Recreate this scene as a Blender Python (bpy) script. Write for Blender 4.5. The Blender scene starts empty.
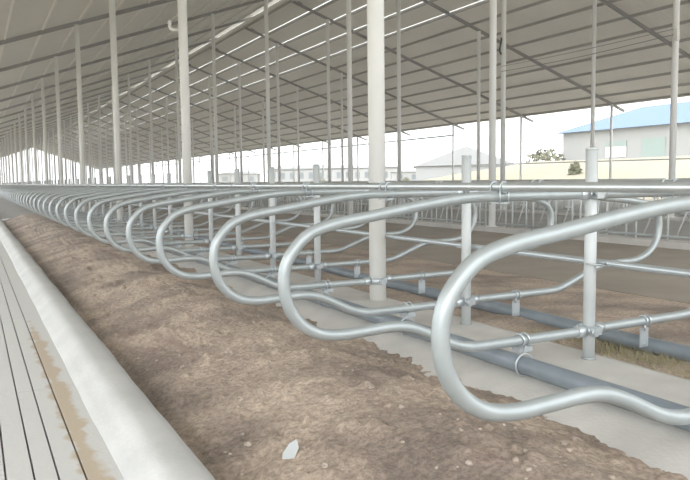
import bpy, math, random
from mathutils import Vector, Matrix, noise
random.seed(7)
S = bpy.context.scene
COL = S.collection
# ------------------------------------------------------------------ camera, sky, exposure
# world axes: x runs across the barn (to the right), y runs along the stall row, z is up
cam_d = bpy.data.cameras.new('camera'); cam = bpy.data.objects.new('camera', cam_d); COL.objects.link(cam)
cam_d.sensor_width = 36.0; cam_d.lens = 710.69/690*36.0; cam_d.clip_end = 2000; cam_d.clip_start = .05
_yaw, _pit, _rol = .481, .084, -.0121
_h = Vector((math.sin(_yaw), math.cos(_yaw), 0)); _r = Vector((math.cos(_yaw), -math.sin(_yaw), 0)); _z = Vector((0,0,1))
_F = _h*math.cos(_pit) - _z*math.sin(_pit); _U = _h*math.sin(_pit) + _z*math.cos(_pit)
_R = _r*math.cos(_rol) + _U*math.sin(_rol); _U2 = -_r*math.sin(_rol) + _U*math.cos(_rol)
cam.matrix_world = Matrix(((_R.x,_U2.x,-_F.x,0),(_R.y,_U2.y,-_F.y,0),(_R.z,_U2.z,-_F.z,1.15),(0,0,0,1)))
S.camera = cam
w = bpy.data.worlds.new('overcast_sky'); S.world = w; w.use_nodes = True
bgn = w.node_tree.nodes['Background']; bgn.inputs[0].default_value = (.93,.97,1,1); bgn.inputs[1].default_value = 2.1
sun_d = bpy.data.lights.new('hazy_sun','SUN'); sun_d.energy = 1.6; sun_d.angle = math.radians(50); sun_d.color = (1,.98,.95)
sun = bpy.data.objects.new('hazy_sun', sun_d); COL.objects.link(sun)
sun.rotation_euler = Vector((.62,.78,-.6)).to_track_quat('-Z','Y').to_euler()
S.view_settings.view_transform = 'Standard'; S.view_settings.look = 'None'; S.view_settings.gamma = 1
S.view_settings.exposure = 0.47
S.cycles.volume_bounces = 2
S.cycles.max_bounces = 8; S.cycles.diffuse_bounces = 6; S.cycles.glossy_bounces = 3; S.cycles.transmission_bounces = 4

# ------------------------------------------------------------------ materials
def mat(name, c, rough=.7, metal=0, noise_amt=0, scale=5, c2=None, bump=0, bscale=60, coord='Object', detail=4, bdist=.01):
    m = bpy.data.materials.new(name); m.use_nodes = True
    nt = m.node_tree; b = nt.nodes['Principled BSDF']
    b.inputs['Base Color'].default_value = (*c, 1); b.inputs['Roughness'].default_value = rough; b.inputs['Metallic'].default_value = metal
    tc = nt.nodes.new('ShaderNodeTexCoord')
    if noise_amt:
        n = nt.nodes.new('ShaderNodeTexNoise'); n.inputs['Scale'].default_value = scale; n.inputs['Detail'].default_value = detail
        nt.links.new(tc.outputs[coord], n.inputs['Vector'])
        r = nt.nodes.new('ShaderNodeValToRGB'); r.color_ramp.elements[0].position = .5-noise_amt; r.color_ramp.elements[1].position = .5+noise_amt
        r.color_ramp.elements[0].color = (*c,1); r.color_ramp.elements[1].color = (*(c2 or c),1)
        nt.links.new(n.outputs['Fac'], r.inputs['Fac']); nt.links.new(r.outputs['Color'], b.inputs['Base Color'])
    if bump:
        n2 = nt.nodes.new('ShaderNodeTexNoise'); n2.inputs['Scale'].default_value = bscale; n2.inputs['Detail'].default_value = 6
        nt.links.new(tc.outputs[coord], n2.inputs['Vector'])
        bp = nt.nodes.new('ShaderNodeBump'); bp.inputs['Strength'].default_value = bump; bp.inputs['Distance'].default_value = bdist
        nt.links.new(n2.outputs['Fac'], bp.inputs['Height']); nt.links.new(bp.outputs['Normal'], b.inputs['Normal'])
    return m
M = {}
M['galv'] = mat('galvanized_steel', (.425,.46,.465), .4, .42, .25, 14, (.365,.40,.405))
M['post'] = mat('pale_post_steel', (.60,.63,.63), .5, .15, .2, 6, (.54,.57,.57))
M['zinc'] = mat('bright_zinc', (.52,.56,.58), .35, .6)
M['rail'] = mat('rail_steel', (.66,.70,.71), .3, .7, .2, 8, (.58,.62,.63))
M['paint'] = mat('cream_painted_steel', (.84,.835,.80), .5, 0, .2, 3, (.78,.775,.74))
M['paint2'] = mat('grey_white_painted_steel', (.90,.90,.89), .5, 0, .2, 3, (.85,.855,.845))
M['beam'] = mat('grey_painted_beam', (.22,.21,.195), .7, 0, .2, 2, (.18,.17,.155))
M['purlin'] = mat('grey_purlin', (.33,.315,.29), .7)
M['purlin_light'] = mat('pale_purlin', (.74,.72,.68), .6)
M['darkpipe'] = mat('grey_plastic_pipe', (.21,.245,.275), .4, 0, .2, 5, (.16,.19,.215))
M['concrete'] = mat('concrete', (.58,.565,.53), .85, 0, .22, 4, (.48,.465,.44), .35, 50)
M['curbmat'] = mat('pale_smooth_concrete', (.53,.53,.515), .75, 0, .2, 2.5, (.43,.43,.415), .4, 25)
M['alley'] = mat('brownish_concrete_floor', (.33,.285,.235), .85, 0, .2, 1.2, (.26,.225,.185), .3, 30)
M['lane'] = mat('grey_concrete_lane', (.34,.33,.31), .85, 0, .2, .8, (.27,.265,.25))
M['block'] = mat('grey_plaster', (.40,.405,.40), .9)
M['white'] = mat('white_plaster', (.42,.425,.43), .8)
M['haze_grey'] = mat('pale_grey_cladding', (.36,.37,.38), .8)
M['blue'] = mat('blue_roof_sheet', (.14,.225,.37), .6)
M['green'] = mat('pale_green_door', (.32,.40,.375), .6)
M['pane'] = mat('window_pane', (.22,.25,.27), .2)
M['wpane'] = mat('white_pane', (.92,.93,.93), .3)
M['dry'] = mat('dry_grass', (.34,.30,.16), .9, 0, .2, 20, (.24,.22,.12))
M['leaf'] = mat('shrub_leaves', (.22,.22,.14), .9, 0, .2, 3, (.16,.17,.10))
M['shard'] = mat('pale_tile_shard', (.40,.42,.42), .7)
M['stone'] = mat('sandy_stone', (.43,.365,.30), .9, 0, .2, 30, (.34,.28,.235))
M['black'] = mat('black_rubber', (.03,.03,.03), .6)
M['ground'] = mat('dry_earth', (.42,.37,.285), .95, 0, .2, .08, (.33,.305,.215), 0, 1)

def nodes(m): return m.node_tree, m.node_tree.nodes, m.node_tree.links
# sand: warm tan with darker and reddish patches, low spots darker, pebbly bump
m = M['sand'] = mat('tan_sand', (.40,.32,.245), .95); nt, N, K = nodes(m)
tc = N.new('ShaderNodeTexCoord'); b = N['Principled BSDF']
n1 = N.new('ShaderNodeTexNoise'); n1.inputs['Scale'].default_value = 1.6; n1.inputs['Detail'].default_value = 6; K.new(tc.outputs['Object'], n1.inputs['Vector'])
r1 = N.new('ShaderNodeValToRGB'); r1.color_ramp.elements[0].position = .36; r1.color_ramp.elements[0].color = (.28,.225,.185,1)
r1.color_ramp.elements[1].position = .6; r1.color_ramp.elements[1].color = (.54,.44,.35,1); K.new(n1.outputs['Fac'], r1.inputs['Fac'])
n2 = N.new('ShaderNodeTexNoise'); n2.inputs['Scale'].default_value = 38; n2.inputs['Detail'].default_value = 8; n2.inputs['Roughness'].default_value = .7; K.new(tc.outputs['Object'], n2.inputs['Vector'])
r2 = N.new('ShaderNodeValToRGB'); r2.color_ramp.elements[0].position = .38; r2.color_ramp.elements[0].color = (.50,.48,.48,1); r2.color_ramp.elements[1].position = .6; r2.color_ramp.elements[1].color = (1.08,1.05,1.02,1)
K.new(n2.outputs['Fac'], r2.inputs['Fac'])
mx = N.new('ShaderNodeMixRGB'); mx.blend_type = 'MULTIPLY'; mx.inputs[0].default_value = .75; K.new(r1.outputs[0], mx.inputs[1]); K.new(r2.outputs[0], mx.inputs[2])
n3 = N.new('ShaderNodeTexNoise'); n3.inputs['Scale'].default_value = 2.3; n3.inputs['Detail'].default_value = 5; K.new(tc.outputs['Generated'], n3.inputs['Vector'])
n3.inputs['Scale'].default_value = 9
r3 = N.new('ShaderNodeValToRGB'); r3.color_ramp.elements[0].position = .60; r3.color_ramp.elements[0].color = (0,0,0,1); r3.color_ramp.elements[1].position = .70; r3.color_ramp.elements[1].color = (.6,.6,.6,1)
K.new(n3.outputs['Fac'], r3.inputs['Fac'])
mx2 = N.new('ShaderNodeMixRGB'); mx2.inputs[2].default_value = (.26,.17,.15,1); K.new(r3.outputs[0], mx2.inputs[0]); K.new(mx.outputs[0], mx2.inputs[1]); K.new(mx2.outputs[0], b.inputs['Base Color'])
bp = N.new('ShaderNodeBump'); bp.inputs['Strength'].default_value = 1; bp.inputs['Distance'].default_value = .018; K.new(n2.outputs['Fac'], bp.inputs['Height']); K.new(bp.outputs['Normal'], b.inputs['Normal'])
# roof sheet: ribbed, translucency put in to brighten the underside
def roof_mat(name, c, trans):
    m = mat(name, c, .8); nt, N, K = nodes(m); b = N['Principled BSDF']; out = N['Material Output']
    tc = N.new('ShaderNodeTexCoord'); wv = N.new('ShaderNodeTexWave'); wv.bands_direction = 'Y'; wv.inputs['Scale'].default_value = 1.5; wv.inputs['Distortion'].default_value = 0
    K.new(tc.outputs['Object'], wv.inputs['Vector'])
    bp = N.new('ShaderNodeBump'); bp.inputs['Strength'].default_value = .5; bp.inputs['Distance'].default_value = .03; K.new(wv.outputs['Fac'], bp.inputs['Height']); K.new(bp.outputs['Normal'], b.inputs['Normal'])
    t = N.new('ShaderNodeBsdfTranslucent'); t.inputs['Color'].default_value = (*trans, 1)
    n = N.new('ShaderNodeTexNoise'); n.inputs['Scale'].default_value = .25; n.inputs['Detail'].default_value = 3; K.new(tc.outputs['Object'], n.inputs['Vector'])
    r = N.new('ShaderNodeValToRGB'); r.color_ramp.elements[0].position = .3; r.color_ramp.elements[1].position = .7
    r.color_ramp.elements[0].color = (*[v*.85 for v in c],1); r.color_ramp.elements[1].color = (*c,1); K.new(n.outputs['Fac'], r.inputs['Fac']); K.new(r.outputs[0], b.inputs['Base Color'])
    ms = N.new('ShaderNodeAddShader'); K.new(b.outputs[0], ms.inputs[0]); K.new(t.outputs[0], ms.inputs[1]); K.new(ms.outputs[0], out.inputs['Surface'])
    return m
M['roofL'] = roof_mat('roof_sheet_left', (.56,.54,.50), (.11,.105,.095))
M['roofR'] = roof_mat('roof_sheet_right', (.60,.58,.54), (.15,.142,.128))  # right slope's extra brightness put into a paler, more translucent sheet
# slatted alley: pale concrete with a muddy brown wash along one channel
m = M['slat'] = mat('pale_slat_concrete', (.60,.59,.56), .75, 0, 0, 1, None, .3, 40); nt, N, K = nodes(m); b = N['Principled BSDF']
tc = N.new('ShaderNodeTexCoord'); sx = N.new('ShaderNodeSeparateXYZ'); K.new(tc.outputs['Object'], sx.inputs[0])
ns = N.new('ShaderNodeTexNoise'); ns.inputs['Scale'].default_value = 6; ns.inputs['Detail'].default_value = 8; K.new(tc.outputs['Object'], ns.inputs['Vector'])
def mth(op, a, bb):
    q = N.new('ShaderNodeMath'); q.operation = op
    for i, v in enumerate((a, bb)):
        if isinstance(v, (int, float)): q.inputs[i].default_value = v
        else: K.new(v, q.inputs[i])
    return q.outputs[0]
d = mth('ABSOLUTE', mth('SUBTRACT', sx.outputs['X'], .37), 0)
d = mth('ADD', d, mth('MULTIPLY', mth('SUBTRACT', ns.outputs['Fac'], .5), .16))
yy = mth('ABSOLUTE', mth('SUBTRACT', sx.outputs['Y'], 3.9), 0)
d = mth('ADD', d, mth('MULTIPLY', mth('MAXIMUM', mth('SUBTRACT', yy, 1.6), 0), .045))
rr = N.new('ShaderNodeValToRGB'); rr.color_ramp.elements[0].position = .03; rr.color_ramp.elements[0].color = (.44,.365,.275,1); rr.color_ramp.elements[1].position = .055; rr.color_ramp.elements[1].color = (.53,.525,.505,1)
K.new(d, rr.inputs['Fac']); K.new(rr.outputs[0], b.inputs['Base Color'])

# ------------------------------------------------------------------ mesh helpers
class MB:
    def __init__(s): s.v=[]; s.f=[]; s.sm=[]
    def box(s, x0,x1,y0,y1,z0,z1):
        n=len(s.v); s.v += [(x,y,z) for z in (z0,z1) for y in (y0,y1) for x in (x0,x1)]
        s.f += [tuple(n+i for i in q) for q in ((0,2,3,1),(4,5,7,6),(0,1,5,4),(2,6,7,3),(0,4,6,2),(1,3,7,5))]; s.sm += [False]*6
    def prism(s, prof, y0, y1, caps=True):     # prof in x,z extruded along y
        n=len(s.v); k=len(prof); s.v += [(x,y0,z) for x,z in prof]+[(x,y1,z) for x,z in prof]
        for i in range(k): j=(i+1)%k; s.f.append((n+i,n+j,n+k+j,n+k+i)); s.sm.append(False)
        if caps: s.f += [tuple(n+i for i in range(k))[::-1], tuple(n+k+i for i in range(k))]; s.sm += [False]*2
    def quadbox(s, p, q, hw, hh):               # bar from p to q with rectangular section
        p=Vector(p); q=Vector(q); d=(q-p).normalized(); up=Vector((0,0,1)) if abs(d.z)<.95 else Vector((0,1,0))
        a=d.cross(up).normalized()*hw; u=a.cross(d).normalized()*hh; n=len(s.v)
        for c in (p,q): s.v += [tuple(c+a+u),tuple(c-a+u),tuple(c-a-u),tuple(c+a-u)]
        s.f += [(n,n+1,n+2,n+3),(n+7,n+6,n+5,n+4)]+[(n+i,n+4+i,n+4+(i+1)%4,n+(i+1)%4) for i in range(4)]; s.sm += [False]*6
    def tube(s, pts, r, seg=12, closed=False, caps=True, inner=None):
        P=[Vector(p) for p in pts]; n=len(P); base=len(s.v); rs = r if isinstance(r,(list,tuple)) else [r]*n
        T=[]
        for i in range(n):
            if closed: t=P[(i+1)%n]-P[i-1]
            else: t=P[min(i+1,n-1)]-P[max(i-1,0)]
            T.append(t.normalized())
        up=Vector((0,0,1)) if abs(T[0].z)<.9 else Vector((1,0,0))
        a=T[0].cross(up).normalized()
        for i in range(n):
            a=(a-T[i]*a.dot(T[i])).normalized(); bb=T[i].cross(a)
            for k in range(seg):
                an=2*math.pi*k/seg; s.v.append(tuple(P[i]+(a*math.cos(an)+bb*math.sin(an))*rs[i]))
        for i in range(n if closed else n-1):
            for k in range(seg):
                i2=(i+1)%n; s.f.append((base+i*seg+k, base+i*seg+(k+1)%seg, base+i2*seg+(k+1)%seg, base+i2*seg+k)); s.sm.append(True)
        if caps and not closed:
            s.f += [tuple(base+k for k in range(seg))[::-1], tuple(base+(n-1)*seg+k for k in range(seg))]; s.sm += [False]*2
    def ring(s, c, axis, R, r, seg=16, rs=6, arc=None):
        c=Vector(c); ax=Vector(axis).normalized(); a=ax.cross(Vector((.3,.2,1))).normalized(); bb=ax.cross(a)
        s.tube([c+(a*math.cos(2*math.pi*k/seg)+bb*math.sin(2*math.pi*k/seg))*R for k in range(seg)], r, rs, closed=True)
    def mesh(s, name, m):
        me=bpy.data.meshes.new(name); me.from_pydata(s.v,[],s.f); me.polygons.foreach_set('use_smooth', s.sm); me.materials.append(m); me.update(); return me
    def obj(s, name, m, parent=None, loc=None):
        o=bpy.data.objects.new(name, s.mesh(name,m)); COL.objects.link(o)
        if parent: o.parent=parent
        if loc: o.location=loc
        return o
def tag(o, label=None, cat=None, group=None, kind=None):
    for k,v in (('label',label),('category',cat),('group',group),('kind',kind)):
        if v: o[k]=v
    return o
def thing(name, loc, label, cat, group=None):
    o=bpy.data.objects.new(name,None); COL.objects.link(o); o.location=loc; o.empty_display_size=.1; return tag(o,label,cat,group)
def struct(name, mb, m): return tag(mb.obj(name,m), kind='structure')
def child(name, me, parent, label=None):
    o=bpy.data.objects.new(name, me); COL.objects.link(o); o.parent=parent
    if label: o['label']=label
    return o
def dup(root, loc, label, skip=()):
    r=root.copy(); COL.objects.link(r); r.location=loc; r['label']=label
    for c in list(root.children):
        if c.name.split('.')[0] in skip: continue
        d=c.copy(); COL.objects.link(d); d.parent=r
        for g in c.children:
            e=g.copy(); COL.objects.link(e); e.parent=d
    return r
def catmull(P, n=8):
    out=[]
    for i in range(len(P)-1):
        a=P[max(i-1,0)]; b=P[i]; c=P[i+1]; d=P[min(i+2,len(P)-1)]
        for k in range(n):
            t=k/n; out.append(tuple(.5*((2*b[j])+(-a[j]+c[j])*t+(2*a[j]-5*b[j]+4*c[j]-d[j])*t*t+(-a[j]+3*b[j]-3*c[j]+d[j])*t**3) for j in range(len(b))))
    out.append(tuple(P[-1])); return out
ORD = ['first','second','third','fourth','fifth','sixth','seventh','eighth','ninth','tenth','eleventh','twelfth','thirteenth','fourteenth','fifteenth','sixteenth','seventeenth','eighteenth','nineteenth','twentieth']
ORD += ['twenty-'+o for o in ORD[:9]]+['thirtieth']
def sstep(a,b,x): t=min(1,max(0,(x-a)/(b-a))); return t*t*(3-2*t)

# ------------------------------------------------------------------ layout numbers
T0, BAY, ST = 5.88, 6.7374, 6.7374/5
PX = 3.42                                     # stall post line
Y0, Y1 = -3.0, T0+28*BAY+.6; XW = -3.6  # unseen left eave extended to dim the kerb; near end shortened for light
ROWS = {'A':10.32,'B':16.29,'C':20.54,'D':29.0}
MS = .349
zl = lambda x: 9.7812-MS*(12.2475-x)           # underside of left slope
zr = lambda x: 10.0433-MS*(x-14.4367)           # underside of right slope
def groundz(x,y):
    bank = 3.0*sstep(33,57,x)*sstep(77,62,y)
    return -.06 + bank + .35*sstep(45,120,x)

# ------------------------------------------------------------------ ground outside
mb=MB(); xs=[-300,-60,-20,-3]; xs2=[29.4,31,33,35,37,39,41,43,46,49,52,55,58,62,70,80,95,120,160,300,700]; ys=[-60,-20,0,10,20,30,40,50,60,66,72,78,84,90,96,104,112,125,150,200,300,450,900]
n=len(mb.v)
for y in ys:
    for x in xs2: mb.v.append((x,y,groundz(x,y)+(noise.noise(Vector((x*.15,y*.12,0)))*.18 if x>34 else 0)))
for j in range(len(ys)-1):
    for i in range(len(xs2)-1):
        a=n+j*len(xs2)+i; mb.f.append((a,a+1,a+1+len(xs2),a+len(xs2))); mb.sm.append(True)
struct('ground_yard',mb,M['ground'])
mb=MB(); mb.box(-300,-1.2,-60,900,-.4,-.12); mb.box(-1.2,29.4,Y1+.2,900,-.4,-.08); mb.box(-1.2,29.4,-60,Y0,-.4,-.12); struct('ground_dirt',mb,M['ground'])

# ------------------------------------------------------------------ floors inside
mb=MB()                                       # slatted floor: ribs with open grooves
gx=[.06,.16,.245,.34]
edges=[-1.2]+[g-.1*k for k,g in [(i,.06) for i in range(12,0,-1)]]+gx+[.50]
edges=sorted(set(round(e,3) for e in edges if e>=-1.2))
mb.box(-1.2,.55,Y0,Y1,-.25,-.05)
for a,c in zip(edges[:-1],edges[1:]):
    y=Y0
    while y<Y1:
        y2=min(Y1,y+2.42); mb.box(a+.004,c-.004,y+.003,y2-.003,-.06,0.0); y=y2
struct('floor_slats',mb,M['slat'])
mb=MB()                                       # rounded low kerb, slightly uneven
prof0=[(.455,-.04),(.47,.01),(.505,.03),(.545,.072),(.575,.093),(.61,.098),(.69,.088),(.735,.062),(.755,.0),(.765,-.2)]
yy_=[Y0]+[-2+.12*i for i in range(150)]+[16+.7*i for i in range(130)]; yy_=[y for y in yy_ if y<Y1]
k=len(prof0)
for y in yy_:
    for i,(x,z) in enumerate(prof0):
        nn=noise.noise(Vector((i*.35,y*.9,3)))*.010+noise.noise(Vector((i*.6,y*4,9)))*.004
        mb.v.append((x+nn*(1 if i<3 or i>6 else .3), y, z+nn*(.7 if 1<i<8 else .4)))
for j in range(len(yy_)-1):
    for i in range(k-1): a=j*k+i; mb.f.append((a,a+k,a+k+1,a+1)); mb.sm.append(True)
struct('concrete_kerb',mb,M['curbmat'])
# sill under the posts
mb=MB(); prof1=[(2.30,-.16),(2.48,-.10),(2.80,-.012),(2.86,0),(3.52,0),(3.58,-.012),(3.60,-.3)]
k=len(prof1); yy_=[Y0]+[.5+.07*i for i in range(150)]+[11+.6*i for i in range(170)]; yy_=[y for y in yy_ if y<Y1]
for y in yy_:
    for i,(x,z) in enumerate(prof1):
        nn=noise.noise(Vector((i*.5,y*1.6,5)))*.016; mb.v.append((x+nn, y, z+nn*(.5 if i<3 else .1)))
for j in range(len(yy_)-1):
    for i in range(k-1): a=j*k+i; mb.f.append((a,a+k,a+k+1,a+1)); mb.sm.append(True)
struct('concrete_sill',mb,M['concrete'])
mb=MB(); mb.box(5.9,10.14,Y0,Y1,-.3,-.035); struct('floor_cow_alley',mb,M['alley'])
mb=MB(); mb.box(10.14,10.52,Y0,Y1,-.3,.07); struct('concrete_feed_kerb',mb,M['concrete'])
mb=MB(); mb.box(10.52,16.1,Y0,Y1,-.3,-.0); mb.box(16.48,29.4,Y0,Y1,-.3,-.03); struct('floor_feed_lane',mb,M['lane'])
mb=MB(); mb.box(16.1,16.48,Y0,Y1,-.3,.07); struct('concrete_feed_kerb',mb,M['concrete'])

# ------------------------------------------------------------------ sand beds
def fbm(x,y,s,o=4):
    v=0;a=1
    for i in range(o): v+=a*noise.noise(Vector((x*s,y*s,i*7.3))); s*=2.1; a*=.52
    return v
PR=[(.70,-.13),(.80,-.12),(1.0,-.06),(1.25,.015),(1.5,.075),(1.75,.10),(2.0,.075),(2.25,.0),(2.45,-.055),(2.7,-.10),(2.95,-.13)]
def sand_z(x,y):
    for (a,za),(b_,zb) in zip(PR[:-1],PR[1:]):
        if a<=x<=b_: t=(x-a)/(b_-a); z=za+(zb-za)*t; break
    else: z=PR[0][1] if x<PR[0][0] else PR[-1][1]
    env=sstep(.72,1.0,x)
    z+= env*(fbm(x,y,.9,3)*.045 + fbm(x+9,y,3.2,4)*.022)
    cl=noise.noise(Vector((x*9,y*9,2))); z+=env*(max(0,cl-.12)*.03 + noise.noise(Vector((x*26,y*26,8)))*.008)
    rid=abs(noise.noise(Vector((x*5.5+y*1.2,y*4.5,4)))); z-=env*max(0,.05-rid)*.22*sstep(-.1,.3,noise.noise(Vector((x*1.7,y*1.7,11))))
    p=noise.noise(Vector((x*17,y*17,21))); z-=env*max(0,p-.32)*.07*sstep(-.2,.3,noise.noise(Vector((x*2.3,y*2.3,31))))
    q2=noise.noise(Vector((x*13,y*13,41))); z+=env*max(0,q2-.3)*.05
    return z
def grid(name, xs, ys, fz, m, label, cat):
    v=[(x,y,fz(x,y)) for y in ys for x in xs]; k=len(xs)
    f=[(j*k+i,j*k+i+1,(j+1)*k+i+1,(j+1)*k+i) for j in range(len(ys)-1) for i in range(k-1)]
    me=bpy.data.meshes.new(name); me.from_pydata(v,[],f); me.polygons.foreach_set('use_smooth',[True]*len(f)); me.materials.append(m)
    o=bpy.data.objects.new(name,me); COL.objects.link(o); return tag(o,label,cat,None,'stuff')
ys=[Y0,-2,0,.8]; y=1.2
while y<27: ys.append(y); y+= .0125 if y<4.5 else (.025 if y<8 else (.07 if y<14 else .2))
xs=[.70+.0165*i for i in range(137)]
grid('sand_bed',xs,ys,sand_z,M['sand'],'long heaped bed of tan sand between the pale kerb and the concrete sill','sand')
mb=MB(); mb.box(.72,2.5,27,Y1,-.2,-.03); struct('floor_far_bed',mb,M['lane'])
ys=[Y0,0,1.5]; y=1.8
while y<Y1: ys.append(y); y+= .035 if y<7 else (.08 if y<12 else .5)
xs=[3.56+.04*i for i in range(61)]
grid('sand_fill',xs,ys,lambda x,y:-.045+fbm(x,y,1.1,4)*.03*sstep(3.56,3.8,x)*sstep(6.0,5.7,x)+.02*math.sin((x-3.56)*1.3),M['sand'],'flat brown sand fill behind the post line, under the far loops','sand')

# ------------------------------------------------------------------ roof
mb=MB(); mb.prism([(XW,zl(XW)),(15.05,zl(15.05)),(15.05,zl(15.05)+.04),(XW,zl(XW)+.04)],Y0,Y1); struct('ceiling_left_slope',mb,M['roofL'])
PUR=[14.42]+[15.5+1.155*i for i in range(12)]+[29.15]
mb=MB(); seams=[14.3]+PUR[1:6]+[29.45]
for i,(a,c) in enumerate(zip(seams[:-1],seams[1:])):
    x0=a+(.0 if i==0 else .06)
    mb.prism([(x0,zr(x0)),(c,zr(c)),(c,zr(c)+.03),(x0,zr(x0)+.03)],Y0,Y1)
struct('ceiling_right_slope',mb,M['roofR'])
mb=MB(); mb.box(14.36,14.39,Y0,Y1,zr(14.36)+.03,zr(14.36)+.24); struct('trim_ridge_board',mb,M['roofR'])
for i in range(-3,14):                         # purlins on the left slope
    x=0.0+1.17*i; mb=MB(); mb.prism([(x-.02,zl(x-.02)),(x+.03,zl(x+.03)),(x+.03,zl(x)-.08),(x-.02,zl(x)-.08)],Y0,Y1); struct('trim_purlin',mb,M['purlin_light'])
for i,x in enumerate(PUR):
    x=x+(.10 if 15<x<20 else 0); mb=MB(); mb.prism([(x-.03,zr(x-.03)),(x-.03,zr(x)-.10),(x+.03,zr(x)-.10),(x+.03,zr(x+.03))],Y0,Y1); struct('trim_purlin',mb,M['purlin'])
for k in range(-1,29):                          # rafters, a pair per bay
    y=T0+BAY*k; mb=MB(); h=.085
    mb.quadbox((XW+.1,y,zl(XW+.1)-.13),(14.9,y,zl(14.9)-.13),.05,.065); mb.box(14.7,14.9,y-.05,y+.05,zr(14.8)-.1,zl(14.8)-.1); struct('trim_rafter',mb,M['beam'])
    mb=MB(); mb.quadbox((14.35,y,zr(14.35)-.13),(29.9,y,zr(29.9)-.13),.045,.06); struct('trim_rafter',mb,M['beam'])

# ------------------------------------------------------------------ building columns
def column_mesh(r,z1,seg=20,collar=None):
    mb=MB(); mb.tube([(0,0,0),(0,0,z1)],r,seg); return mb
rowdesc={'P':('thick cream steel column on the stall post line','round columns along the stall posts'),
 'A':('round white column on the nearer feed fence kerb','round columns at the nearer feed fence'),
 'B':('slim white column past the ridge on the farther feed fence kerb','round columns at the farther feed fence'),
 'C':('slim pale column in mid-slope under the right roof slope','slim columns under the right slope'),
 'D':('thin grey eave post along the open right side','eave posts on the right side')}
def cols(row,x,r,ztop,k0,k1,m,cat):
    src=None
    for k in range(k0,k1):
        y=T0+BAY*k; i=k-k0
        d,g=rowdesc[row]
        lab=f'{d}, {ORD[i]} from the camera' if i<15 else f'{d}, small in the distance'
        if src is None:
            src=thing('support_column' if row!='D' else 'eave_post',(x,y,0 if row in 'PAB' else -.03),lab,cat,g)
            if row in 'AB': src.location.z=.07
            z0=src.location.z
            mb=MB(); mb.tube([(0,0,0),(0,0,ztop-z0)],r,24 if row=='P' else 14); child('shaft',mb.mesh('shaft',m),src)
            if row!='P': mb=MB(); mb.box(-r*1.15,r*1.15,-r*1.15,r*1.15,0,.015); child('base_plate',mb.mesh('base_plate',m),src)
            mb=MB(); mb.box(-r*.9,r*.9,-.05,.05,ztop-z0-.03,ztop-z0+.03); child('cap_plate',mb.mesh('cap_plate',m),src)
        else: dup(src,(x,y,src.location.z),lab, skip=() if i<5 else ('base_plate','cap_plate'))
cols('P',PX,.080,zl(PX)-.20,0,28,M['paint'],'column')
cols('A',10.32,.078,zl(10.32)-.20,0,28,M['paint2'],'column')
cols('B',16.29,.085,zr(16.29)-.19,0,28,M['paint2'],'column')
cols('C',20.54,.075,zr(20.54)-.19,1,28,M['paint2'],'column')
cols('D',29.0,.065,zr(29)-.19,2,28,M['paint2'],'post')
# eave rails
mb=MB(); mb.tube([(29.1,T0+BAY*k,1.85+.04*min(k,9)) for k in range(1,28)],.03,8); tag(mb.obj('eave_rail',M['galv']),'thin grey rail at mid height along the open right side, lower of two','rail')
mb=MB(); mb.tube([(29.1,T0+BAY*k,4.1) for k in range(5,28)],.05,8); tag(mb.obj('eave_rail',M['galv']),'thin grey rail high under the right eave, upper of two','rail')
# cables and small fittings
def cable(pts,r,label,m=M['beam']):
    mb=MB(); mb.tube(catmull(pts,6),r,6); tag(mb.obj('cable',m),label,'cable')
cable([(16.29-.1,T0+BAY,4.78),(16.2,T0+1.5*BAY,4.72),(16.19,T0+2*BAY,4.78)],.010,'thin dark wire strung between two slim columns on the right, lower of the pair')
cable([(16.19,T0+BAY,4.92),(16.2,T0+1.5*BAY,4.9),(16.19,T0+2*BAY,4.95)],.008,'thin dark wire strung between two slim columns on the right, upper of the pair')
cable([(16.19,T0+2*BAY,5.9),(16.1,T0+2*BAY-.1,5.75),(16.12,T0+2*BAY,5.5),(16.19,T0+2*BAY,5.35)],.03,'black cable loop hanging on a slim column right of centre',M['black'])
mb=MB(); ex,ey=PX-.886*.08,T0+BAY+.463*.08; dx,dy=-.886*.15,.463*.15
mb.tube([(ex,ey,3.82),(ex+dx*.6,ey+dy*.6,3.82),(ex+dx*.9,ey+dy*.9,3.84),(ex+dx,ey+dy,3.88),(ex+dx,ey+dy,3.98)],.03,10)
tag(mb.obj('pipe_elbow',M['paint']),'short white pipe elbow sticking out high on a thick cream column','pipe')
mb=MB(); mb.box(16.10,16.20,T0+BAY-.19,T0+BAY-.086,4.6,4.9); tag(mb.obj('junction_box',M['paint']),'small white box fixed to a slim column near the right frame edge','box')

# ------------------------------------------------------------------ stall posts
LAB_G='galvanized stall posts'
src=None; i=0
post_t=[T0+ST*j for j in range(-3,72)]
for j in range(-4,72):
    if j%5==0: continue
    y=T0+ST*j+{-2:.04,-1:-.04,1:.0}.get(j,0)
    if j<-3: i=0
    lab=f'galvanized stall post, {ORD[i]} from the camera along the concrete sill' if i<24 else 'small distant galvanized stall post at the far end of the row'
    if j==-3: lab='galvanized stall post outside the right frame edge holding the nearest loop'
    if j==-4: continue
    if src is None:
        src=thing('stall_post',(PX,y,0),lab,'post',LAB_G)
        mb=MB(); mb.tube([(0,0,0),(0,0,1.322)],.0375,20); child('shaft',mb.mesh('shaft',M['post']),src)
        mb=MB(); mb.tube([(0,0,1.318),(0,0,1.328),(0,0,1.333)],[.039,.039,.026],20); child('cap',mb.mesh('cap',M['post']),src)
        mb=MB(); mb.tube([(0,0,0),(0,0,.012)],.046,20); child('weld_ring',mb.mesh('weld_ring',M['galv']),src)
    else:
        i+=1; lab=f'galvanized stall post, {ORD[i-1]} in frame counted from the right edge along the sill' if i<=24 else 'small distant galvanized stall post at the far end of the row'
        dup(src,(PX,y,0),lab, skip=() if i<12 else ('weld_ring','cap'))

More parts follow.
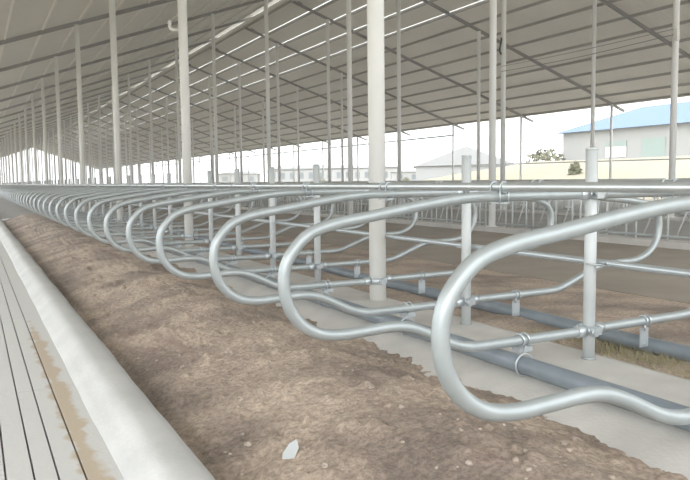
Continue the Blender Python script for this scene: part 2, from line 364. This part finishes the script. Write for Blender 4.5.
# ------------------------------------------------------------------ freestall dividers (double loop)
near=[(-.05,.182),(-.5,.184),(-.86,.186),(-.96,.192),(-1.08,.225),(-1.26,.31),(-1.38,.352),(-1.50,.362),(-1.66,.356),(-1.80,.354),(-1.92,.378),(-2.015,.44),(-2.075,.53),(-2.097,.64),(-2.08,.745),(-2.02,.83),(-1.94,.89),(-1.80,.93),(-1.6,.96),(-1.3,1.005),(-1.05,1.036),(-.85,1.045),(-.5,1.045),(-.05,1.045)]
far=[(.05,.190),(.5,.192),(.84,.194),(.98,.205),(1.12,.25),(1.36,.34),(1.5,.375),(1.7,.385),(1.9,.392),(2.04,.43),(2.15,.51),(2.21,.62),(2.215,.74),(2.16,.84),(2.04,.90),(1.85,.935),(1.5,.97),(1.15,1.012),(.9,1.04),(.7,1.045),(.05,1.045)]
def loop_mesh(P,n,seg,name,st=.05):
    P=[(math.copysign(max(abs(a),st),a),z) for a,z in P]; mb=MB(); mb.tube([(a,0,z) for a,z in catmull(P,n)],.0305,seg); return mb.mesh(name,M['galv'])
hi=(loop_mesh(near,6,18,'near_loop'),loop_mesh(far,6,16,'far_loop')); lo=(loop_mesh(near,3,10,'near_loop'),loop_mesh(far,3,8,'far_loop'))
hic=(loop_mesh(near,6,18,'near_loop',.088),loop_mesh(far,6,16,'far_loop',.088)); loc_=(loop_mesh(near,3,10,'near_loop',.088),loop_mesh(far,3,8,'far_loop',.088))
def bracket_mesh(sgn,z,R):        # pressed clamp half round the post with ears and bolts
    mb=MB()
    pts=[(sgn*R*math.cos(a),R*math.sin(a)) for a in [math.radians(t) for t in range(-90,91,15)]]
    k=len(pts); n=0
    for dz in (-.03,.03):
        for rr_ in (1,1.12): mb.v += [(x*rr_,y*rr_,z+dz) for x,y in pts]
    for i_ in range(k-1):
        a=i_; mb.f += [(a,a+1,2*k+a+1,2*k+a),(k+a,3*k+a,3*k+a+1,k+a+1),(2*k+a,2*k+a+1,3*k+a+1,3*k+a),(a,k+a,k+a+1,a+1)]; mb.sm += [True,True,False,False]
    mb.f += [(0,2*k,3*k,k),(k-1,2*k-1,4*k-1,3*k-1)]; mb.sm += [False]*2
    for s2 in (-1,1):
        mb.box(sgn*.0 if sgn>0 else -.03, .03 if sgn>0 else 0, min(s2*R,s2*(R+.04)), max(s2*R,s2*(R+.04)), z-.026, z+.026)
        mb.tube([(-.04,s2*(R+.022),z),(.04,s2*(R+.022),z)],.008,8)
    mb.tube([(sgn*(R+.002),0,z),(sgn*(R+.07),0,z)],.037,14)
    return mb.mesh('post_bracket',M['zinc'])
def divider_parts(R):
    L=[]
    for z in (.183,1.045):
        L += [('post_bracket',bracket_mesh(-1,z,R)),('post_bracket',bracket_mesh(1,z+.0 if z>1 else z+.008,R))]
    mb=MB()                       # pair of U rings and saddle on the lower near pipe
    for dx in (-.018,.022): mb.ring((-.55+dx,0,.186),(1,.1,.1),.038,.007)
    mb.box(-.60,-.50,-.035,.035,.118,.150); mb.tube([(-.55,-.03,.11),(-.55,-.03,.16)],.006,6); mb.tube([(-.55,.03,.11),(-.55,.03,.16)],.006,6)
    L.append(('pipe_clamp',mb.mesh('pipe_clamp',M['zinc'])))
    mb=MB(); mb.ring((-.62,-.10,.066),(0,1,.0),.064,.006,24,6); mb.tube([(-.62,-.10,.13),(-.57,-.04,.15)],.005,6); L.append(('pipe_strap',mb.mesh('pipe_strap',M['zinc'])))
    mb=MB()                       # hanging plate on the far side
    mb.box(.47,.545,-.004,.004,.015,.145); mb.tube([(.508,-.012,.035),(.508,.012,.035)],.009,8)
    pl=mb.mesh('hanging_plate',M['zinc'])
    mb2=MB(); 
    for dx in (-.015,.018): mb2.ring((.508+dx,0,.192),(1,.1,0),.036,.006)
    mb2.tube([(.49,-.02,.13),(.49,-.02,.17)],.006,6); mb2.tube([(.525,.02,.13),(.525,.02,.17)],.006,6)
    L.append(('hanging_plate',pl)); L.append(('plate_clamp',mb2.mesh('plate_clamp',M['zinc'])))
    for x in (-.73,.73):
        mb=MB(); mb.ring((x,.043,1.10),(0,1,.0),.031,.005,18,6); mb.ring((x,-.043,1.10),(0,1,0),.031,.005,18,6); mb.box(x-.032,x+.032,-.055,.055,1.006,1.012)
        for sx_ in (-.03,.03): mb.tube([(x+sx_,.043,1.0),(x+sx_,.043,1.10)],.005,6); mb.tube([(x+sx_,-.043,1.0),(x+sx_,-.043,1.10)],.005,6)
        L.append(('rail_clamp',mb.mesh('rail_clamp',M['zinc'])))
    return L
PP={'post':divider_parts(.0385),'col':divider_parts(.081)}
dsrc={}
for j in range(-3,70):
    y=T0+ST*j+{-2:.04,-1:-.04}.get(j,0); kind='col' if j%5==0 else 'post'; i=j+3; full=i<14
    if i<30:
        what='bolted to a thick cream column' if kind=='col' else 'bolted to a slim post'
        lab=f'galvanized double-loop stall divider, {ORD[i]} from the camera, {what}'
        if i==0: lab='nearest galvanized stall divider, its big loop cut off by the right frame edge'
    else: lab='small galvanized stall divider crowded together at the far end of the row'
    key=(kind,full)
    r=thing('stall_divider',(PX,y,0),lab,'stall divider','freestall dividers in one long row')
    me=(hi if i<10 else lo) if kind=='post' else (hic if i<10 else loc_)
    nl=child('near_loop',me[0],r); child('far_loop',me[1],r); nl.scale.x={0:1.012,1:.992,2:.985,3:.99}.get(i,.985); nl.rotation_euler.z={2:.03}.get(i,0)
    if full:
        for nme,ms in PP[kind]: child(nme,ms,r)
    elif i<22: child('post_bracket',PP[kind][0][1],r)

# ------------------------------------------------------------------ rails and pipes along the row
YE=T0+ST*70
def long_pipe(name,x,z,r,m,label,cat,wob=0,seg=14,joints=(),y0=-1.0):
    pts=[]; y=y0
    while y<YE: pts.append((x+wob*noise.noise(Vector((y*.35,x,1))),y,z+wob*.4*noise.noise(Vector((y*.4,x,5))))); y+=.35 if wob and y<25 else 2.5
    mb=MB(); mb.tube(pts,r,seg); o=thing(name,(0,0,0),label,cat); child('pipe',mb.mesh('pipe',m),o)
    for jy in joints:
        mb=MB(); mb.tube([(x,jy-.06,z),(x,jy+.06,z)],r*1.13,seg); child('coupling',mb.mesh('coupling',M['zinc']),o)
    return o
long_pipe('neck_rail',2.69,1.101,.0255,M['rail'],'long bright steel neck rail running along the near loops','rail',joints=(7.9,13.3,19.5))
long_pipe('neck_rail',4.15,1.101,.0255,M['rail'],'long steel neck rail running along the far loops, behind the nearer rail','rail',joints=(9.2,))
long_pipe('stall_rail',3.42+.072,.612,.022,M['zinc'],'thin shiny rail at knee height fixed behind the stall posts','rail')
long_pipe('water_pipe',2.80,.062,.053,M['darkpipe'],'thick dark grey pipe resting on the concrete sill in front of the posts','pipe',wob=.0)
long_pipe('water_pipe',4.02,.015,.054,M['darkpipe'],'dark plastic pipe lying on the sand behind the hanging plates','pipe',wob=.05)
# U bolts fixing the thin rail to the posts
for j in range(-2,20):
    if j%5==0: continue
    y=T0+ST*j; i=j+2
    mb=MB(); mb.ring((0,0,0),(0,0,1),.052,.005,18,6); mb.box(-.005,.09,-.052,.052,-.012,-.006) ; mb.tube([(.04,-.05,0),(.11,-.05,.012)],.006,6); mb.tube([(.04,.05,0),(.11,.05,.012)],.006,6)
    o=mb.obj('rail_bracket',M['zinc'],None,(PX,y,.612)); tag(o, f'zinc bracket clamping the thin knee-height rail to a stall post, {ORD[min(i,19)]} from the camera' if i<16 else 'tiny distant zinc bracket on a stall post','bracket','knee rail brackets')

# ------------------------------------------------------------------ headlock feed fences
def fence_src(x,y,label,group):
    r=thing('headlock_fence',(x,y,.07),label,'fence',group)
    L=BAY-.25
    mb=MB(); mb.tube([(0,.1,.985),(0,L,.985)],.042,12); child('top_rail',mb.mesh('top_rail',M['post']),r)
    mb=MB(); mb.tube([(0,.1,.075),(0,L,.075)],.024,10); child('bottom_rail',mb.mesh('bottom_rail',M['galv']),r)
    bar=MB(); bar.tube([(0,0,0),(0,0,.985)],.018,8); bar=bar.mesh('upright_bar',M['post'])
    sl=MB(); sl.tube([(0,.22,.075),(0,.03,.52),(0,.0,.985)],.015,8); sl=sl.mesh('locking_bar',M['post'])
    tb=MB(); tb.box(-.012,.012,-.06,.12,.49,.52); tb=tb.mesh('latch_tab',M['zinc'])
    nU=10; u=L/nU
    for i in range(nU):
        a=child('upright_bar',bar,r); a.location=(0,.08+u*i+.04,0)
        a=child('upright_bar',bar,r); a.location=(0,.08+u*i+.25,0)
        s=child('locking_bar',sl,r); s.location=(0,.08+u*i+.30,0)
        t=child('latch_tab',tb,s)
    return r
for x,nm,g in ((10.32,'nearer','nearer feed fence panels'),(16.29,'farther','farther feed fence panels')):
    s0=None
    for k in range(0,13):
        y=T0+BAY*k+.1; i=k
        lab=f'galvanized headlock fence panel of the {nm} feed fence, {ORD[i]} from the camera'
        if s0 is None: s0=fence_src(x,y,lab,g)
        else: dup(s0,(x,y,.07),lab)

# ------------------------------------------------------------------ small things on the sand
def blob(r,seed,sq=(1,1,1),sub=2):
    import bmesh
    bm=bmesh.new(); bmesh.ops.create_icosphere(bm,subdivisions=sub,radius=r)
    for v in bm.verts:
        d=1+.45*noise.noise(v.co/r*1.3+Vector((seed*3.1,seed,0)))
        v.co=Vector((v.co.x*sq[0]*d,v.co.y*sq[1]*d,v.co.z*sq[2]*d))
    me=bpy.data.meshes.new('stone'); bm.to_mesh(me); bm.free(); return me
mb=MB(); n=0
pr=[(0,0),(.045,.012),(.062,.07),(.05,.105),(.02,.085),(-.004,.04)]
mb.v=[(a-.02,-.006,b_) for a,b_ in pr]+[(a-.02,.006+.002*i,b_) for i,(a,b_) in enumerate(pr)]
mb.f=[tuple(range(6)),tuple(range(11,5,-1))]+[(i,6+i,6+(i+1)%6,(i+1)%6) for i in range(6)]; mb.sm=[False]*8
o=mb.obj('tile_shard',M['shard'],None,(1.12,2.70,sand_z(1.12,2.7)-.02)); o.rotation_euler=(-.5,.1,-.5); tag(o,'pale grey broken shard standing in the sand at the bottom of the photo','shard')
rs=random.Random(4); sts=[]
smesh=[]
for q in range(5):
    me=blob(1,q,(1,.8,.6)); me.materials.append(M['stone']); [setattr(p,'use_smooth',False) for p in me.polygons]; smesh.append(me)
mbv=MB()
for q in range(300):
    x=rs.uniform(.95,2.5); y=1.6+rs.random()**1.6*6; s=rs.uniform(.004,.013) if q>14 else rs.uniform(.012,.02)
    me=smesh[q%5]; n=len(mbv.v); z=sand_z(x,y)+s*.2; an=rs.random()*6.3; ca,sa=math.cos(an),math.sin(an)
    mbv.v += [(x+s*(v.co.x*ca-v.co.y*sa),y+s*(v.co.x*sa+v.co.y*ca),z+s*v.co.z) for v in me.vertices]
    mbv.f += [tuple(n+i for i in p.vertices) for p in me.polygons]; mbv.sm += [False]*len(me.polygons)
tag(mbv.obj('pebbles',M['stone']),'small stones and crumbs scattered over the tan sand heap','pebbles',None,'stuff')
mb=MB(); rs=random.Random(9)
for q in range(1500):
    cx,cy=rs.choice([(3.85,2.95),(3.8,3.25),(3.78,2.6),(3.95,3.6),(3.75,3.9)]); x=cx+rs.gauss(0,.10); y=cy+rs.gauss(0,.16)
    if x<3.62: continue
    h=rs.uniform(.02,.07); dx,dy=rs.gauss(0,.03),rs.gauss(0,.03); n=len(mb.v); wd=.003
    mb.v += [(x-wd,y,-.05),(x+wd,y,-.05),(x+dx,y+dy,-.04+h)]; mb.f.append((n,n+1,n+2)); mb.sm.append(False)
tag(mb.obj('dry_grass',M['dry']),'low dry grass growing beside the dark pipe behind the posts','grass',None,'stuff')

# ------------------------------------------------------------------ outside: buildings and shrubs
def part_box(name,m,parent,*b):
    mb=MB(); mb.box(*b); return mb.obj(name,m,parent)
b1=thing('farm_building',(0,0,0),'long pale building with a blue hipped roof on the bank at the right','building')
part_box('wall',M['block'],b1,60,76,20,60.9,2.4,6.2)
mb=MB(); mb.v=[(59.3,19,6.15),(76.7,19,6.15),(76.7,61.6,6.15),(59.3,61.6,6.15),(68,24,9.05),(68,56.8,9.05)]; mb.f=[(0,3,5,4),(1,4,5,2),(0,4,1),(3,2,5),(0,1,2,3)]; mb.sm=[False]*5; mb.obj('roof',M['blue'],b1)
part_box('plinth',M['white'],b1,59.85,60,20,60.9,2.4,3.15)
part_box('door',M['green'],b1,59.9,60.02,47.3,50.0,3.1,4.95)
f=part_box('window',M['block'],b1,59.92,60.02,51.9,54.6,3.2,4.9)
part_box('panel',M['green'],f,59.88,59.95,51.9,54.6,4.35,4.85)
for a,c in ((53.65,54.6),(52.75,53.55),(51.95,52.65)): part_box('pane',M['wpane'],f,59.88,59.95,a,c,3.2,4.3)
def ray(px,py,dist):
    X=px-345; Y=py-240; cr,sr=math.cos(-_rol),math.sin(-_rol); X,Y=cr*X-sr*Y,sr*X+cr*Y
    return _h*dist+_r*(X/710.69*dist), dist
def far_building(x,y,wid,dep,h,rise,rot,label,wm,rm,nwin,gable=True,base=0):
    g=thing('distant_building',(x,y,base),label,'building'); g.rotation_euler=(0,0,rot)
    part_box('wall',wm,g,-wid/2,wid/2,0,dep,-1,h)
    mb=MB(); o=.6
    if gable: mb.prism([(-wid/2-o,h-.1),(wid/2+o,h-.1),(0,h+rise)],-o,dep+o)
    else: mb.v=[(-wid/2-o,-o,h),(wid/2+o,-o,h),(wid/2+o,dep+o,h),(-wid/2-o,dep+o,h),(-wid/2+2,dep/2,h+rise),(wid/2-2,dep/2,h+rise)]; mb.f=[(0,1,5,4),(1,2,5),(2,3,4,5),(3,0,4),(3,2,1,0)]; mb.sm=[False]*5
    mb.obj('roof',rm,g)
    for i in range(nwin):
        cx=-wid/2+wid*(i+.5)/nwin; part_box('window',M['pane'],g,cx-wid/nwin*.22,cx+wid/nwin*.22,-.08,.02,h*.35,h*.75)
    return g
def place(px,dist): # ground point seen at image column px at a given depth
    v=_h*dist+_r*((px-345)/710.69*dist); return v.x,v.y
R_=-_yaw
x,y=place(466,165); far_building(x,y,23,30,4.2,4.4,R_-.1,'large hazy grey barn with a wide gable beyond the eave, right of centre',M['haze_grey'],M['haze_grey'],0)
x,y=place(335,240); far_building(x,y,44,10,5.2,1.0,R_,'long low white building with a row of windows in the far distance',M['white'],M['haze_grey'],14,False)
x,y=place(239,230); far_building(x,y,12.5,8,3.6,.6,R_,'small grey block building far behind the left stall loops',M['block'],M['haze_grey'],3,False)
x,y=place(408,210); far_building(x,y,9,8,3.4,.5,R_,'small white shed between the white building and the hazy barn',M['white'],M['haze_grey'],2,False)
x,y=place(506,150); far_building(x,y,6,6,2.4,1.1,R_,'small pale hut at the right foot of the hazy barn',M['white'],M['haze_grey'],0)
def shrub(px,dist,w_,h_,label):
    x,y=place(px,dist); z=groundz(x,y); g=thing('shrub',(x,y,z-.1),label,'shrub','shrubs in the yard')
    import bmesh
    bm=bmesh.new()
    rs=random.Random(int(px))
    for q in range(260):
        a=rs.random()*6.28; rr_=rs.random()**.5*w_/2; zz=(.15+.85*rs.random())*h_*math.sqrt(max(.05,1-(rr_/(w_/2))**2)); c=Vector((rr_*math.cos(a),rr_*math.sin(a),zz)); s=.12*h_
        vs=[bm.verts.new(c+Vector((rs.gauss(0,s),rs.gauss(0,s),rs.gauss(0,s)))) for _ in range(3)]; bm.faces.new(vs)
    me=bpy.data.meshes.new('foliage'); bm.to_mesh(me); bm.free(); me.materials.append(M['leaf']); child('foliage',me,g)
    mb=MB(); mb.tube([(0,0,-.1),(0,0,h_*.6)],.05*h_,6); child('stem',mb.mesh('stem',M['stone']),g)
shrub(546,80,4.0,1.7,'broad olive shrub on the bank left of the blue-roofed building')
shrub(575,60,1.0,1.1,'small dark shrub on the bank just left of a stall post')
shrub(444,120,2.0,1.6,'small dark shrub in front of the hazy barn')
shrub(406,120,1.6,1.6,'small dark shrub left of the hazy barn')
shrub(322,170,5.0,1.8,'low dark hedge clump in front of the long white building')

# ------------------------------------------------------------------ haze volume inside the barn
hm=bpy.data.materials.new('pale_haze'); hm.use_nodes=True; nt,N,K=nodes(hm); N.remove(N['Principled BSDF'])
vs=N.new('ShaderNodeVolumeScatter'); vs.inputs['Color'].default_value=(.96,.97,1,1); vs.inputs['Density'].default_value=.004; K.new(vs.outputs[0],N['Material Output'].inputs['Volume'])
mb=MB(); mb.box(-3.4,29.35,-2.9,186,-.5,13)
tag(mb.obj('haze',hm),'thin pale haze hanging under the barn roof','haze',None,'stuff')
